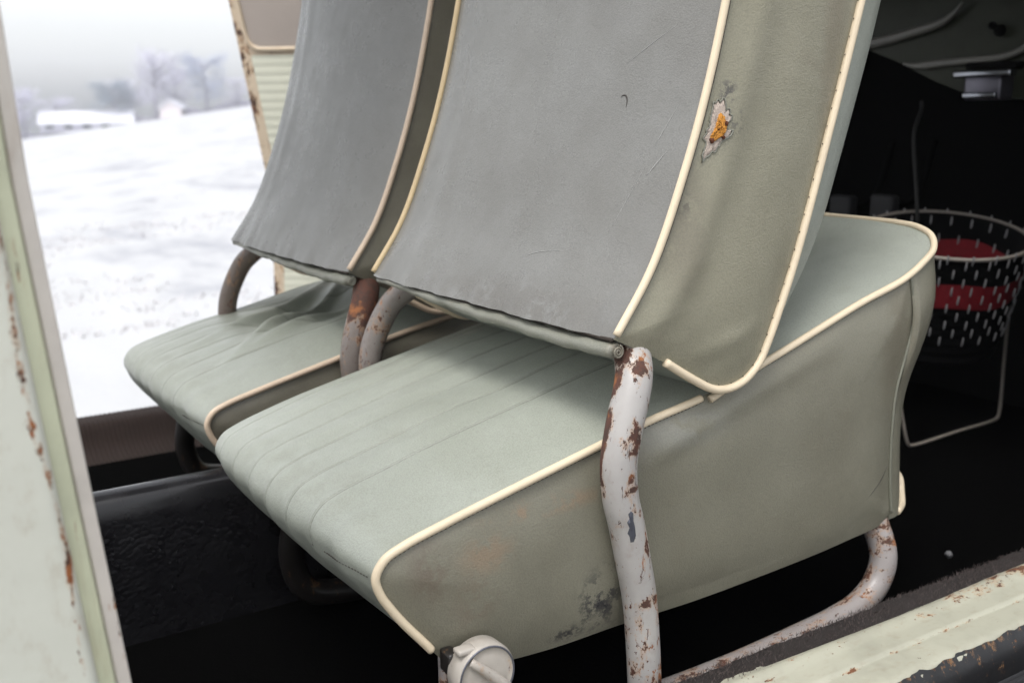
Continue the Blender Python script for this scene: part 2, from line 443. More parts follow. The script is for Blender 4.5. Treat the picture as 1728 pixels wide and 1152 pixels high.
    # ---- backrest
    rear = cr(BACK_REAR, 120); topc = cr([BACK_REAR[-1]] + BACK_TOP + [BACK_FRONT[0]], 30); fr = cr(BACK_FRONT, 170)
    close = cr([BACK_FRONT[-1], (.305, -.02, .176), BACK_REAR[0]], 20)
    loop = np.vstack([rear[:-1], topc[:-1], fr[:-1], close[:-1]])
    def bdisp(sgn):
        def f(V):
            k = fnoise(V, 6, 21) * .0022 + fnoise(V, 15, 4) * .0013
            rx = np.interp(V[:, 2], [p[2] for p in BACK_REAR], [p[0] for p in BACK_REAR])
            k += .0026 * np.exp(-((V[:, 0] - rx - .046) / .020) ** 2) * np.interp(V[:, 2], [.16, .22, .8], [0, 1, 1])
            k -= .0016 * np.exp(-((V[:, 0] - rx - .085) / .026) ** 2) * np.interp(V[:, 2], [.16, .22, .8], [0, 1, 1])
            k += .002 * np.exp(-((V[:, 2] - (.165 + .25 * (V[:, 0] - .4))) / .012) ** 2) * np.exp(-((V[:, 0] - .42) / .05) ** 2)
            # fade at the piped edge
            d = np.clip((V[:, 0] - rx) / .045, 0, 1); d = d * d * (3 - 2 * d)
            return np.stack([0 * k, sgn * k * d, 0 * k], 1)
        return f
    bs = fan(loop, (0, -.011, 0), 80, 2.6, centre=(.47, -.02, .45), disp=bdisp(-1), reach=.085)
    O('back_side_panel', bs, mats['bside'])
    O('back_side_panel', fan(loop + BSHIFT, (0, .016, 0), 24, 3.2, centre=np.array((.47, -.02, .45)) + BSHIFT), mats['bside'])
    v = np.linspace(0, 1, 90)
    pf = (1 - np.abs(2 * v - 1) ** 2.3)
    P = rear[:, None, :] + v[None, :, None] * BSHIFT[None, None, :]
    ur = np.linspace(0, 1, len(rear))
    Dp = -(.030 * np.interp(ur, [0, .1, .5, 1], [.35, .7, 1, 1]))[:, None] * pf[None, :]
    Dp += fnoise(P.reshape(-1, 3), 5, 11 if not far else 15).reshape(Dp.shape) * .0075 * pf[None, :]
    Pn = P.copy(); Pn[:, :, 0] += Dp
    # soft upright ripples near the far edge
    Pn[:, :, 0] += .0030 * np.sin(v * 44)[None, :] * .4 * np.exp(-((v - .86) / .11) ** 2)[None, :] * np.interp(ur, [0, .2, 1], [.6, 1, .8])[:, None]
    # the hem is gathered a little along its lower edge
    hem = np.exp(-ur / .035)
    Pn[:, :, 0] += .0035 * hem[:, None] * (np.sin(v * 37) * .5 + np.sin(v * 83 + 1) * .3)[None, :]
    bp = grid(Pn); O('back_panel', bp, mats['back'])
    frontc = np.vstack([topc[:-1], fr[:-1], close])
    vf_ = np.r_[np.linspace(0, .12, 16), np.linspace(.15, .85, 24), np.linspace(.88, 1, 16)]
    P = frontc[:, None, :] + vf_[None, :, None] * BSHIFT[None, None, :]
    uu = np.r_[0, np.cumsum(np.linalg.norm(np.diff(frontc, axis=0), axis=1))]
    T = np.gradient(frontc, axis=0); nr = np.stack([T[:, 2] * -1, 0 * T[:, 0], T[:, 0]], 1); nr /= np.linalg.norm(nr, axis=1)[:, None]
    cr_ = np.interp(uu / uu[-1], [0, .15, .22, .45, .66, .74, .80, .86, 1], [.0, .02, .074, .082, .074, .046, .014, .0, .0])
    cr_ = np.convolve(np.pad(cr_, 9, mode='edge'), np.ones(19) / 19, 'valid')
    P = P + nr[:, None, :] * (cr_[:, None] * (1 - np.abs(2 * vf_ - 1) ** 16)[None, :])[:, :, None]
    O('back_cover', grid(P), mats['top'])
    # piping on the backrest: rear edges and front edges, both sides
    rp = rear[1:].copy(); rp[:, 1] -= .003; rp[:, 0] -= .002
    for k, dy in ((0, 0), (1, .006)):
        q = rp + (BSHIFT if k else 0); q[:, 1] += dy
        if not (far and k): O('piping', tube(q, .0046 if not k else .0042, seg=10, raw=True), mats['pipe'] if not k else M['piping2'], b=1)
        q = np.vstack([topc[:-1], fr]) + (BSHIFT if k else 0); q[:, 1] += -.003 + dy
        O('piping', tube(q, .0050, seg=10, raw=True), mats['pipe'], b=1)
    if not far:
        st = []
        for i in list(range(20, len(fr) - 12, 4)):
            p = fr[i]; d = fr[i + 1] - fr[i]; d /= np.linalg.norm(d); inn = np.array((d[2], 0, -d[0]))
            q = p + inn * .0056 + np.array((0, -.0034, 0))
            st.append(tube([q - d * .0008, q + d * .0008 + inn * .0004], .0005, 2, 5, raw=True))
        O('stitching', join(*st), M['thread'], kind='stuff')
        # dark line where the rear piping meets the side
        q = rear[1:].copy(); q[:, 0] += .0045; q[:, 1] -= .0022
        O('seam_welt', tube(q, .0012, seg=6, raw=True), M['thread'])
    # rolled hem of the cover below the rear panel
    n = 90; vv = np.linspace(0.004, .985, n)
    H = np.array(BACK_REAR[0]) + vv[:, None] * BSHIFT
    H[:, 2] -= np.interp(vv, [0, .15, .6, .85, 1], [.014, .015, .011, .006, .004]); H[:, 0] += .004
    H[:, 2] += .0007 * np.sin(vv * 23) + .0004 * np.sin(vv * 61 + 1); H[:, 0] += .0008 * np.sin(vv * 31 + 2)
    rr = np.interp(vv, [0, .1, .45, .8, 1], [.0105, .012, .0115, .008, .005]) * (1 + .05 * np.sin(vv * 47) + .04 * np.sin(vv * 97))
    O('hem_flap', tube(H, rr, n, 14, raw=True, flat=.75), mats['hem'])
    ang = np.linspace(0, 4.4 * np.pi, 40)
    curl = np.stack([H[0][0] + (.002 + .0016 * ang / 2) * .5 * np.cos(ang), np.full(40, H[0][1] - .004), H[0][2] + (.002 + .0009 * ang) * .5 * np.sin(ang)], 1)
    O('hem_curl', tube(curl, .0014, seg=6, raw=True), mats['hem'])
    # dark gap line between rear panel and hem
    Hg = np.array(BACK_REAR[0]) + vv[:, None] * BSHIFT; Hg[:, 0] += .001; Hg[:, 2] -= .0015
    O('seam_welt', tube(Hg, .0025, seg=6, raw=True), M['thread'], b=1)
    # ---- tubular frame
    post = [(.345, .055, .235), (.331, .036, .207), (.317, .010, .180), (.298, -.022, .150), (.274, -.035, .095), (.267, -.036, .06), (.270, -.036, .02), (.279, -.035, -.012), (.290, -.034, -.06),
            (.299, -.033, -.100), (.306, -.032, -.16), (.311, -.03, -.216), (.314, -.03, -.285)]
    O('backrest_tube', tube(post, [.0205, .0205, .0205, .020, .020, .0195, .0195, .0195], 160, 32), mats['tube'])
    fpost = mirror(post) + np.array((-.022, .004, .0) if not far else (-.03, -.055, 0))
    O('backrest_tube', tube(fpost, .0175, 90, 20), mats['tube2'])
    rail = [(.745, .03, -.09), (.755, .015, -.135), (.758, .0, -.18), (.745, -.002, -.213), (.713, -.003, -.236), (.66, -.003, -.248), (.598, -.002, -.254), (.48, 0, -.262), (.3, .004, -.266), (.17, .004, -.266),
            (.11, .004, -.25), (.088, .006, -.20), (.092, .02, -.13)]
    O('base_rail', tube(rail, .0185, 160, 24), mats['rail'])
    O('base_rail', tube(mirror(rail), .0185, 120, 16), mats['rail2'])
    # cream end of a piping at the front foot of the cushion
    O('piping_end', tube([(.80, .015, -.128), (.828, .03, -.128), (.845, .045, -.118), (.852, .055, -.100), (.846, .062, -.09)], .0062, 30, 10), mats['pipe'])
    if not far:
        # ---- adjusting knob at the rear foot of the frame
        kc = (.092, -.036, -.1275)
        O('knob_bracket', rbox(.060, .074, -.026, -.004, -.130, -.106, .003), mats['rail2'])
        hub = O('knob', lathe(kc, (0, -1, 0), [(.020, -.02), (.0275, -.016), (.0335, -.012), (.0340, .006), (.0330, .010), (.0318, .0125), (.0305, .012), (.0295, .0105), (.022, .0125), (.012, .0138), (.002, .0142)], 48), mats['knob'])
        ga = np.linspace(0, 2 * np.pi, 49)[:-1]
        O('knob_gap', tube(np.stack([kc[0] + .0312 * np.cos(ga), np.full(48, kc[1] - .0118), kc[2] + .0312 * np.sin(ga)], 1), .0011, seg=6, closed=True, raw=True), M['bare_metal'], hub)
        d = np.array((.79, 0, -.61)); c0 = np.array((kc[0], kc[1] - .0155, kc[2]))
        ridge = tube([c0 - d * .0245 + (0, .003, .006), c0 - d * .020 + np.array((0, 0, .006)), c0 + np.array((0, -.001, .0035)), c0 + d * .024, c0 + d * .029 + (0, .003, 0)], [.0045, .0055, .0062, .0060, .005], 30, 10)
        O('grip_ridge', ridge, mats['knob'], hub)
        O('stop_tab', rbox(.062, .082, -.044, -.030, -.1005, -.0945, .002), mats['knob'], hub)
        # ---- wear: tear with foam, scratches, cuts
        ts = bvh(bs); Yd = (0, 1, 0)
        def T_(L): return [(x, -.02, z) for x, z in L]
        k = .978
        def w2(px): return [(-.409 + (x + .409) * k, .4336 + (z - .4336) * k) for x, z in px]
        outer = w2([(.418, .436), (.426, .437), (.431, .430), (.436, .425), (.4345, .416), (.430, .412), (.431, .406), (.4365, .404), (.436, .400), (.429, .396), (.424, .393), (.4185, .386), (.410, .379), (.402, .374), (.403, .383), (.406, .391), (.4045, .397), (.4075, .404), (.411, .412), (.4125, .420), (.415, .428)])
        def ragged(L, amp, n_):
            Q = cr([(x, 0, z) for x, z in L], n_, True)[:-1]; c_ = Q.mean(0)
            for i, q in enumerate(Q): Q[i] = c_ + (q - c_) * (1 + amp * mnoise.noise(Vector((q[0] * 260, 3, q[2] * 260))) + amp * .6 * random.gauss(0, .5))
            return [(p_[0], -.02, p_[2]) for p_ in Q]
        ro = ragged([(x + .0045 + (x - .414) * .05, z) for x, z in outer], .13, 110)
        O('torn_cloth', decal(ts, ro, Yd, .0010, .0012, 7, .0003), M['tear_cloth'])
        O('torn_edge', tube(np.array([snap(ts, p_, Yd, .0008) for p_ in ro]), .0010, seg=6, closed=True, raw=True), mats['hem'])
        inner = w2([(.4205, .424), (.4245, .425), (.427, .418), (.4295, .411), (.4285, .404), (.424, .398), (.417, .394), (.411, .392), (.408, .396), (.412, .403), (.4155, .410), (.418, .417)])
        O('exposed_foam', decal(ts, ragged([(x + .0045, z) for x, z in inner], .10, 60), Yd, .0020, .0026, 6, .0005), M['foam'])
        for cx, cz, a in ((.4275, .412, .0034), (.4105, .394, .0032), (.4185, .4065, .0016), (.424, .3975, .0022)):
            x_, z_ = w2([(cx, cz)])[0]
            Lp = [(x_ + .0045 + a * (1 + .3 * math.sin(3 * q)) * math.cos(q), -.02, z_ + a * 1.2 * math.sin(q)) for q in np.linspace(0, 6.28, 11)[:-1]]
            O('charred_foam', decal(ts, Lp, Yd, .0034, .0012, 3, .0002), M['foam_dark'])
        tb = bvh(bp); Xd = (1, 0, 0)
        def bpnt(fu, fv): return Pn[int(fu * (len(rear) - 1)), int(fv * 89)]
        sc = []
        for pts, r_ in ((((.11, .40), (.13, .34), (.135, .28)), .0007), (((.47, .22), (.53, .10)), .0005), (((.33, .10), (.40, .06)), .0007), (((.28, .09), (.32, .065)), .0009), (((.18, .15), (.30, .11)), .0004), (((.60, .17), (.66, .04)), .0005)):
            q = [snap(tb, bpnt(a, b), Xd, .0001) for a, b in pts]
            Q = cr(q, 14); Q = np.array([snap(tb, z, Xd, .0001) for z in Q])
            sc.append(tube(Q, [.0001, r_, r_ * .8, .0001], 14, 5, raw=True))
        O('scratch', join(*sc), M['scratch'], kind='stuff')
        q = np.array([snap(tb, bpnt(.395, .205) + np.array((0, .006 * math.cos(a), .010 * math.sin(a))), Xd, .0003) for a in np.linspace(.9, 3.5, 12)])
        O('cut', tube(q, [.0002, .0009, .0006, .0002], 12, 6, raw=True), M['cut'])
        tc = bvh(sv_)
        q = [snap(tc, p_, Yd, .0002) for p_ in ((.748, 0, -.048), (.735, 0, -.059), (.715, 0, -.072), (.70, 0, -.081))]
        O('cut', tube(q, [.0002, .0006, .0005, .0001], 20, 5), M['cut'])
        # chip in the paint of the tube: bare metal
        pt = bvh(tube(post, [.0205, .0205, .0205, .020, .020, .0195, .0195, .0195], 160, 32))
        Lp = [(x, -.06, z) for x, z in ((.263, .012), (.267, .016), (.2705, .012), (.271, .002), (.274, -.008), (.276, -.020), (.273, -.028), (.268, -.029), (.267, -.022), (.264, -.016), (.266, -.008), (.262, .0), (.265, .006))]
        O('paint_chip', decal(pt, Lp, (.35, .94, 0), .0004, .0003, 4, .0002), M['bare_metal'])
    return t

SAGE = (.338, .358, .312); SAGE2 = (.306, .324, .276)
def seat_mats(tag, dull):
    k = dull; c = lambda q: tuple(x * k for x in q)
    o = (-.3, -.25, .29)      # seat space -> object space
    L = lambda x, y, z: (x + o[0], y + o[1], z + o[2])
    d = {}
    d['top'] = vinyl('sage_vinyl_' + tag, c(SAGE), c(SAGE2), .40, dirt=c((.20, .19, .14)), dirt_amt=.22, crease=True, blobs=(
        (L(.03, .25, 0), (.07, .3, .05), c((.20, .20, .16)), .35, 22, .45),))
    d['side'] = vinyl('olive_vinyl_' + tag, c((.195, .187, .142)), c((.172, .163, .122)), .40, dirt_amt=.38, blobs=(
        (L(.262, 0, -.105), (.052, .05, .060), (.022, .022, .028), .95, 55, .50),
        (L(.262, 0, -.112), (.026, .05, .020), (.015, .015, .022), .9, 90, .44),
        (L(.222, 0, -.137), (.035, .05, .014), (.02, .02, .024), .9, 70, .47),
        (L(.115, 0, -.015), (.05, .05, .03), (.26, .15, .08), .40, 14, .42),
        (L(.19, 0, .02), (.11, .05, .016), (.30, .17, .09), .40, 12, .42),
        (L(.05, 0, -.02), (.035, .05, .05), (.13, .10, .075), .65, 16, .38),
        (L(.10, 0, -.06), (.04, .05, .05), (.15, .11, .08), .5, 18, .45),
        (L(.38, 0, .07), (.10, .05, .03), (.27, .28, .27), .35, 9, .35),
        (L(.75, 0, .12), (.06, .08, .14), (.15, .13, .09), .55, 14, .42)))
    d['bside'] = vinyl('olive_vinyl_back_' + tag, c((.270, .257, .188)), c((.24, .227, .163)), .40, dirt_amt=.30, blobs=(
        (L(.36, -.02, .31), (.05, .06, .14), (.17, .15, .115), .5, 12, .40),
        (L(.42, -.02, .445), (.016, .06, .022), (.05, .045, .05), .8, 80, .46),
        (L(.43, -.02, .415), (.022, .06, .022), (.08, .075, .07), .7, 70, .46),
        (L(.36, -.02, .33), (.02, .06, .02), (.08, .07, .06), .6, 70, .48),
        (L(.58, -.02, .55), (.03, .06, .3), (.20, .165, .11), .5, 0, 0)))
    d['back'] = vinyl('grey_back_vinyl_' + tag, c((.200, .199, .188)), c((.168, .165, .152)), .33, dirt=c((.15, .145, .13)), dirt_amt=.35, blobs=(
        (L(.27, .2, .2), (.06, .35, .05), (.12, .11, .095), .55, 18, .40),))
    if tag == 'far':  # far-seat sides darkened in colour for the shaded gap between the seats
        for q_ in ('side', 'bside'): d[q_] = vinyl('gap_shaded_' + q_ + '_vinyl', (.150, .140, .105), (.115, .105, .08), .42, dirt=(.06, .05, .035), dirt_amt=.6)
    d['hem'] = vinyl('hem_vinyl_' + tag, c((.215, .218, .18)), c((.18, .175, .14)), .45, dirt=(.20, .13, .08), dirt_amt=.55)
    d['pipe'] = M['piping'] if not tag == 'far' else M['piping3']
    d['tube'] = painted('rusty_grey_paint_' + tag, (.385, .368, .352) if tag == 'near' else (.17, .145, .13), rust=.605 if tag == 'near' else .60, scale=46, stretch=(1, 1, .6), spots=(
        (L(.252, -.028, .060), (.012, .018, .050), .42), (L(.257, -.024, .100), (.013, .018, .045), .5), (L(.274, -.018, .140), (.013, .018, .04), .45), (L(.290, -.01, .170), (.014, .02, .03), .3), (L(.295, -.05, .165), (.026, .05, .03), .17), (L(.275, -.06, .10), (.016, .03, .08), .10),
        (L(.30, -.05, -.10), (.018, .05, .012), .20), (L(.29, -.05, -.105), (.012, .05, .01), .16), (L(.315, -.05, -.21), (.02, .05, .06), .11), (L(.298, -.05, -.02), (.014, .05, .05), .12),
        (L(.28, -.05, .035), (.02, .05, .006), .17)) if tag == 'near' else ((L(.24, .0, .16), (.08, .12, .09), .42), (L(.27, -.02, .08), (.03, .05, .06), .05)))
    d['tube2'] = painted('rusty_grey_paint_b_' + tag, (.20, .177, .163) if tag == 'near' else (.11, .085, .07), rust=.60, scale=50, spots=((L(.24, .52, .19), (.03, .05, .05), .16),))
    d['rail'] = painted('scuffed_grey_paint_' + tag, (.28, .255, .245), rust=.58, scale=42, rustcol=(.09, .035, .02), stretch=(.5, 1, 1), spots=((L(.095, 0, -.19), (.05, .05, .10), .45), (L(.757, 0, -.145), (.03, .04, .03), .12), (L(.55, 0, -.25), (.25, .04, .02), .05)))
    d['rail2'] = painted('rust_brown_paint_' + tag, (.014, .012, .011), rust=.66, scale=50, rustcol=(.03, .014, .008), speck=0)
    d['knob'] = painted('chipped_cream_paint_' + tag, (.44, .405, .36), rust=.69, scale=60, rustcol=(.06, .06, .075), mott=.2)
    return d
M['piping3'] = plain('pinkish_piping_vinyl', (.56, .44, .33), .45, .15, 40, .05)
make_seat((0, 0, 0), 'nearer sage green vinyl seat with cream piping, torn patch and rusty leg', 'front seats of the van', seat_mats('near', 1.0))
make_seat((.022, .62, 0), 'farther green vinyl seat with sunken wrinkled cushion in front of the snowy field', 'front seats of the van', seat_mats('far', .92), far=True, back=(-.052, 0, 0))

# ------------------------------------------------------------------ VAN BODY
van = thing('van', 'old cream painted van with rusty door post, worn sill and dark cabin around both seats', 'van', (0.6, .7, -1.0))
CREAM = (.60, .63, .50)
M['cream'] = painted('cream_body_paint', (.58, .585, .51), rust=.80, edge='edge_wear', scale=42, rustcol=(.30, .10, .03), stretch=(1, 1, .5), mott=.04)
M['green_lip'] = painted('greenish_door_lip', (.60, .615, .44), rust=.80, edge='edge_wear', scale=60, rustcol=(.30, .10, .03), mott=.18, stretch=(1, 1, .12))
M['grey_lip'] = painted('grey_door_edge', (.60, .555, .50), rust=.86, edge='edge_wear', scale=55, rustcol=(.33, .13, .04), mott=.15, stretch=(1, 1, .3))
M['sill_paint'] = painted('cream_sill_paint', (.36, .355, .285), rust=.715, edge='edge_wear', scale=55, rustcol=(.13, .05, .02), stretch=(.5, 1, 1), mott=.2)
M['black_paint'] = painted('chipped_black_paint', (.010, .010, .011), rust=.72, edge='edge_wear', scale=70, rustcol=(.16, .08, .03), mott=.1)
M['rubber'] = plain('black_ribbed_rubber', (.018, .018, .02), .55, .3, 60)
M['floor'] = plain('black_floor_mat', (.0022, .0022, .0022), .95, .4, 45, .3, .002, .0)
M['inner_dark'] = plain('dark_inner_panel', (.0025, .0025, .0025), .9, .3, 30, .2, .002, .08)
M['dash'] = painted('dull_green_dash_paint', (.030, .033, .022), rust=.74, scale=14, rustcol=(.05, .03, .02), mott=.25)
M['dash'].node_tree.nodes['Principled BSDF'].inputs['Specular IOR Level'].default_value = .15
M['dash_ridge'] = plain('worn_dash_edge', (.15, .145, .13), .4, .2, 30)
M['chrome'] = plain('dull_chrome', (.30, .31, .34), .26, .12, 60, .05, .001, .5, 1.)
M['brushed'] = plain('ribbed_metal', (.16, .155, .185), .42, .15, 60, .1, .001, .5, .8)
M['carpet'] = plain('brown_sill_carpet', (.026, .019, .017), .95, .5, 260, 1., .004)
M['fibre'] = plain('carpet_fibre', (.070, .054, .050), .9, .85, 500)
M['farsill'] = plain('brown_ribbed_carpet', (.018, .008, .005), .9, .4, 120, .8, .006)
M['roof'] = plain('grey_roof_lining', (.22, .22, .19), .8)
m = new_mat('black_leathercloth', (.010, .0097, .0115), .42, .5); n = N(m)
g = n.voro(150, 'F1')
zz = n.t.nodes.new("ShaderNodeSeparateXYZ"); n.put(zz.inputs[0], n.vec)
n.out(None, n.mr(n.noise(20, 3), .3, .7, .22, .34), n.bump(n.math('MULTIPLY', n.math('MULTIPLY', g, -1.), n.mr(zz.outputs[2], .912, .86)), .35, .0028)); M['leather'] = m

def extr(prof, xs, edge=None):
    """profile (Y, Z) swept along X positions"""
    return grid(np.array([[(x, y, z) for y, z in prof] for x in xs]))
# near door post: columns swept along a leaning line
PZ = np.linspace(-.32, 1.3, 140)
def pedge(z): return np.interp(z, [-.32, .013, .218, .393, .499, 1.1], [-.222, -.263, -.2815, -.2965, -.3015, -.325])
def post_part(name, prof, mat, wear):
    V = np.array([[(pedge(z) + x, y, z) for x, y in prof] for z in PZ])
    a = np.array([[wear(x, z) for x, y in prof] for z in PZ]).ravel()
    return obj(name, grid(V), mat, van, attrs={'edge_wear': a})
def fine(a, b, n): return list(zip(np.linspace(a[0], b[0], n), np.linspace(a[1], b[1], n)))
face = [(-.86, -.165), (-.6, -.16)] + fine((-.34, -.155), (-.032, -.150), 100) + [(-.029, -.1495), (-.0265, -.148), (-.025, -.145), (-.024, -.140), (-.0235, -.12)]
post_part('door_post', face, M['cream'], lambda x, z: (.31 * math.exp(-((x + .0295 + .002 * math.sin(z * 31)) / .0042) ** 2) if z < .37 else 0) + .10 * math.exp(-((x + .040) / .010) ** 2) - .03)
lip = fine((-.0235, -.137), (-.014, -.134), 16) + [(-.0125, -.133), (-.0115, -.130), (-.0112, -.11)]
post_part('door_lip', lip, M['green_lip'], lambda x, z: -.05 + (.24 if .30 < z < .36 and abs(x + .018) < .003 else 0))
trim = [(-.0112, -.124)] + fine((-.0100, -.128), (-.0015, -.127), 8) + [(-.0004, -.1262), (0, -.1245), (0, -.09), (0, .02), (-.05, .03)]
post_part('door_edge_trim', trim, M['grey_lip'], lambda x, z: (.30 if x > -.003 else 0.) * np.interp(z, [0, .08, .3], [1, .8, .1]))
# floor and sills
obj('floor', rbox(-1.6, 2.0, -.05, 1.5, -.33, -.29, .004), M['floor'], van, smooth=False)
# ridges on the rubber floor mat are below what the light shows; keep a few near the sill
sill = [(-.068, -.32), (-.069, -.216), (-.073, -.2065), (-.078, -.203)] + fine((-.084, -.2005), (-.100, -.1995), 8) + [(-.106, -.1955), (-.112, -.1945), (-.118, -.196), (-.124, -.1985)] + fine((-.13, -.1995), (-.152, -.201), 8) \
    + [(-.1545, -.2035), (-.157, -.2045)] + fine((-.16, -.204), (-.186, -.206), 10) + [(-.192, -.2075), (-.197, -.211), (-.200, -.216), (-.2015, -.224), (-.202, -.232)]
xs = np.linspace(-.24, 1.9, 260)
V = np.array([[(x, y + .0012 * math.sin(x * 9), z + .0012 * math.sin(x * 13 + y * 40)) for y, z in sill] for x in xs])
wear = np.array([[(.16 if -.13 < y < -.10 else 0) * (1 + .5 * math.sin(x * 7 + 1)) + (.14 if abs(y + .1555) < .003 else 0) + (.0 if y > -.19 else -.1) - .03 for y, z in sill] for x in xs]).ravel()
obj('door_sill', grid(V), M['sill_paint'], van, attrs={'edge_wear': wear})
# black painted lower sill with a ragged chipped upper border standing 2 mm proud of the cream
nx, nz = 420, 14
V = []; 
for i, x in enumerate(np.linspace(-.24, 1.9, nx)):
    top = .5 + .5 * mnoise.noise(Vector((x * 34, 2, 0))) + .35 * mnoise.noise(Vector((x * 90, 5, 0)))
    y0 = -.1900 - .008 * (1 - top); 
    path = [(y0, np.interp(-y0, [.190, .197, .2015, .21], [-.2065, -.2105, -.2225, -.235])), (-.2030, -.2245), (-.2055, -.234), (-.207, -.25), (-.207, -.31)]
    P3 = cr([(0, a - .0022, b + .0015) for a, b in path], nz); V.append([(x, p[1], p[2]) for p in P3])
V = np.array(V); ew = np.repeat(np.interp(np.linspace(0, 1, nz), [0, .15, .5, 1], [.12, .08, 0, .02])[None], nx, 0).ravel()
obj('lower_sill', grid(V), M['black_paint'], van, attrs={'edge_wear': ew})
# ribbed rubber running board
prof = [(-.2, -.36), (-.2, -.262)]
for k in range(26):
    y = -.205 - k * .010; prof += [(y, -.262), (y - .002, -.258), (y - .005, -.258), (y - .007, -.262)]
prof += [(-.47, -.262), (-.475, -.27), (-.475, -.36)]
obj('running_board', extr(prof, np.linspace(-.24, 1.9, 3)), M['rubber'], van, smooth=False)
# carpet strip on the sill
cprof = [(-.062, -.30), (-.056, -.262), (-.057, -.224), (-.061, -.208), (-.068, -.200), (-.077, -.1965), (-.088, -.1960), (-.097, -.1968), (-.1035, -.1985)]
cp = cr([(0, a, b) for a, b in cprof], 24); xs = np.linspace(-.2, 1.9, 420)
V = np.array([[(x, p[1], p[2]) for p in cp] for x in xs])
nz_ = fnoise(V.reshape(-1, 3), 60, 2).reshape(V.shape[:2]) * .0022 + fnoise(V.reshape(-1, 3), 9, 2).reshape(V.shape[:2]) * .0025
V[:, :, 2] += nz_; V[:, -1, 1] -= .003 * np.array([mnoise.noise(Vector((x * 25, 0, 3))) for x in xs])
strip = obj('sill_carpet', grid(V), M['carpet'], van)
fv, ff = [], []
for k in range(15000):
    x = random.uniform(.1, 1.5); i = random.randrange(3, 24); p = cp[i]
    b = np.array((x, p[1] + random.gauss(0, .002), p[2] - .001 + random.uniform(0, .001))); nn_ = np.array((random.gauss(0, .6), random.gauss(-.1 if i > 12 else .4, .5), 1.)); nn_ /= np.linalg.norm(nn_)
    L = random.uniform(.003, .0075); sd = np.array((random.gauss(0, 1), random.gauss(0, 1), 0)); sd = sd / np.linalg.norm(sd) * .0005
    o_ = len(fv); fv += [b - sd, b + sd, b + nn_ * L]; ff.append((o_, o_ + 1, o_ + 2))
obj('carpet_fibre', (np.array(fv), ff), M['fibre'], strip, kind='stuff', fixn=False, smooth=False)
# leathercloth covered box between the seats
lp = cr([(0, .548, -.30), (0, .548, -.27), (0, .546, -.20), (0, .545, -.12), (0, .5465, -.095), (0, .553, -.078), (0, .566, -.071), (0, .585, -.071), (0, .597, -.08), (0, .60, -.10), (0, .60, -.30)], 70)
xs = np.linspace(-1.2, .62, 120); V = np.array([[(x, p[1], p[2]) for p in lp] for x in xs])
V[:, :, 1] += fnoise(V.reshape(-1, 3), 5, 6).reshape(V.shape[:2]) * .003
cov = obj('engine_cover', grid(V), M['leather'], van)
# far sill, far door, roof, cabin front
fprof = cr([(0, 1.36, -.30), (0, 1.40, -.29), (0, 1.455, -.27), (0, 1.475, -.245), (0, 1.49, -.226), (0, 1.52, -.222), (0, 1.56, -.225)], 20)
xs = np.linspace(-.6, .6, 400); V = np.array([[(x, p[1], p[2]) for p in fprof] for x in xs])
V[:, :, 2] += .0012 * np.sin(xs * 2 * np.pi / .010)[:, None]
obj('far_sill', grid(V), M['farsill'], van)
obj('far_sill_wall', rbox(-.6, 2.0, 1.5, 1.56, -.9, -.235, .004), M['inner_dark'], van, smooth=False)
# the far door, swung open outside the van: a sheet from its free edge to the hinge side
fd = lambda z: np.interp(z, [-.25, -.01, .247, .733, 1.2], [.652, .661, .657, .58, .49])
DU = np.array((.735, -.678)); DN = np.array((-.678, -.735))
def dpt(u, z, d=0.): return (fd(z) + DU[0] * u + DN[0] * d, 2.1 + DU[1] * u + DN[1] * d, z)
zs = np.linspace(-.25, 1.2, 100)
def door_sheet(u0, u1, d, nx_=30, wear=None):
    us = np.linspace(u0, u1, nx_)
    return grid(np.array([[dpt(u, z, d) for u in us] for z in zs])), {'edge_wear': np.array([[wear(u, z) if wear else 0 for u in us] for z in zs]).ravel()}
M['far_edge'] = painted('rusty_tan_door_edge', (.60, .49, .36), rust=.66, edge='edge_wear', scale=30, rustcol=(.10, .05, .035), stretch=(1, 1, .45))
vf, at = door_sheet(0, .8, 0, 40, lambda x, z: .16 * math.exp(-(x / .02) ** 2))
door = obj('far_door', vf, M['far_edge'], van, attrs=at)
vf, at = door_sheet(0, .8, -.035, 10); obj('outer_skin', vf, M['cream'], door, attrs=at)
e1 = np.array([[dpt(0, z, q) for q in np.linspace(-.035, 0, 6)] for z in zs]); obj('door_edge', grid(e1), M['far_edge'], door, attrs={'edge_wear': np.full(e1.shape[0] * e1.shape[1], .08)})
M['card'] = plain('pale_ribbed_door_card', (.62, .62, .51), .6, .08, 12)
M['taupe'] = plain('taupe_door_pocket', (.36, .31, .275), .6, .1, 10)
rows = [[dpt(.034 + u * .74, z, .006 + .0012 * abs(math.sin(z * math.pi / .024))) for u in np.linspace(0, 1, 24)] for z in np.arange(-.2, .585, .004)]
obj('door_card', grid(np.array(rows)), M['card'], door)
def rrect(x0, x1, z0, z1, r, k=8):
    P = []
    for cx, cz, a0 in ((x1 - r, z1 - r, 0), (x0 + r, z1 - r, 90), (x0 + r, z0 + r, 180), (x1 - r, z0 + r, 270)):
        P += [(cx + r * math.cos(R(a0 + 90 * i / k)), cz + r * math.sin(R(a0 + 90 * i / k))) for i in range(k + 1)]
    return P
def upper(d): return np.array([dpt(u, z, d) for u, z in rrect(.032, .74, .600, 1.12, .035)])
obj('upper_panel', fan(upper(.007), tuple(np.append(DN, 0) * .002), 6), M['taupe'], door)
obj('panel_border', tube(upper(.007), .0065, 120, 8, closed=True), M['far_edge'], door)
obj('roof', rbox(-.22, 2.0, .36, 1.50, 1.16, 1.19, .01), M['roof'], van, smooth=False)  # unseen van roof, its extent shaped to set the light on the seats
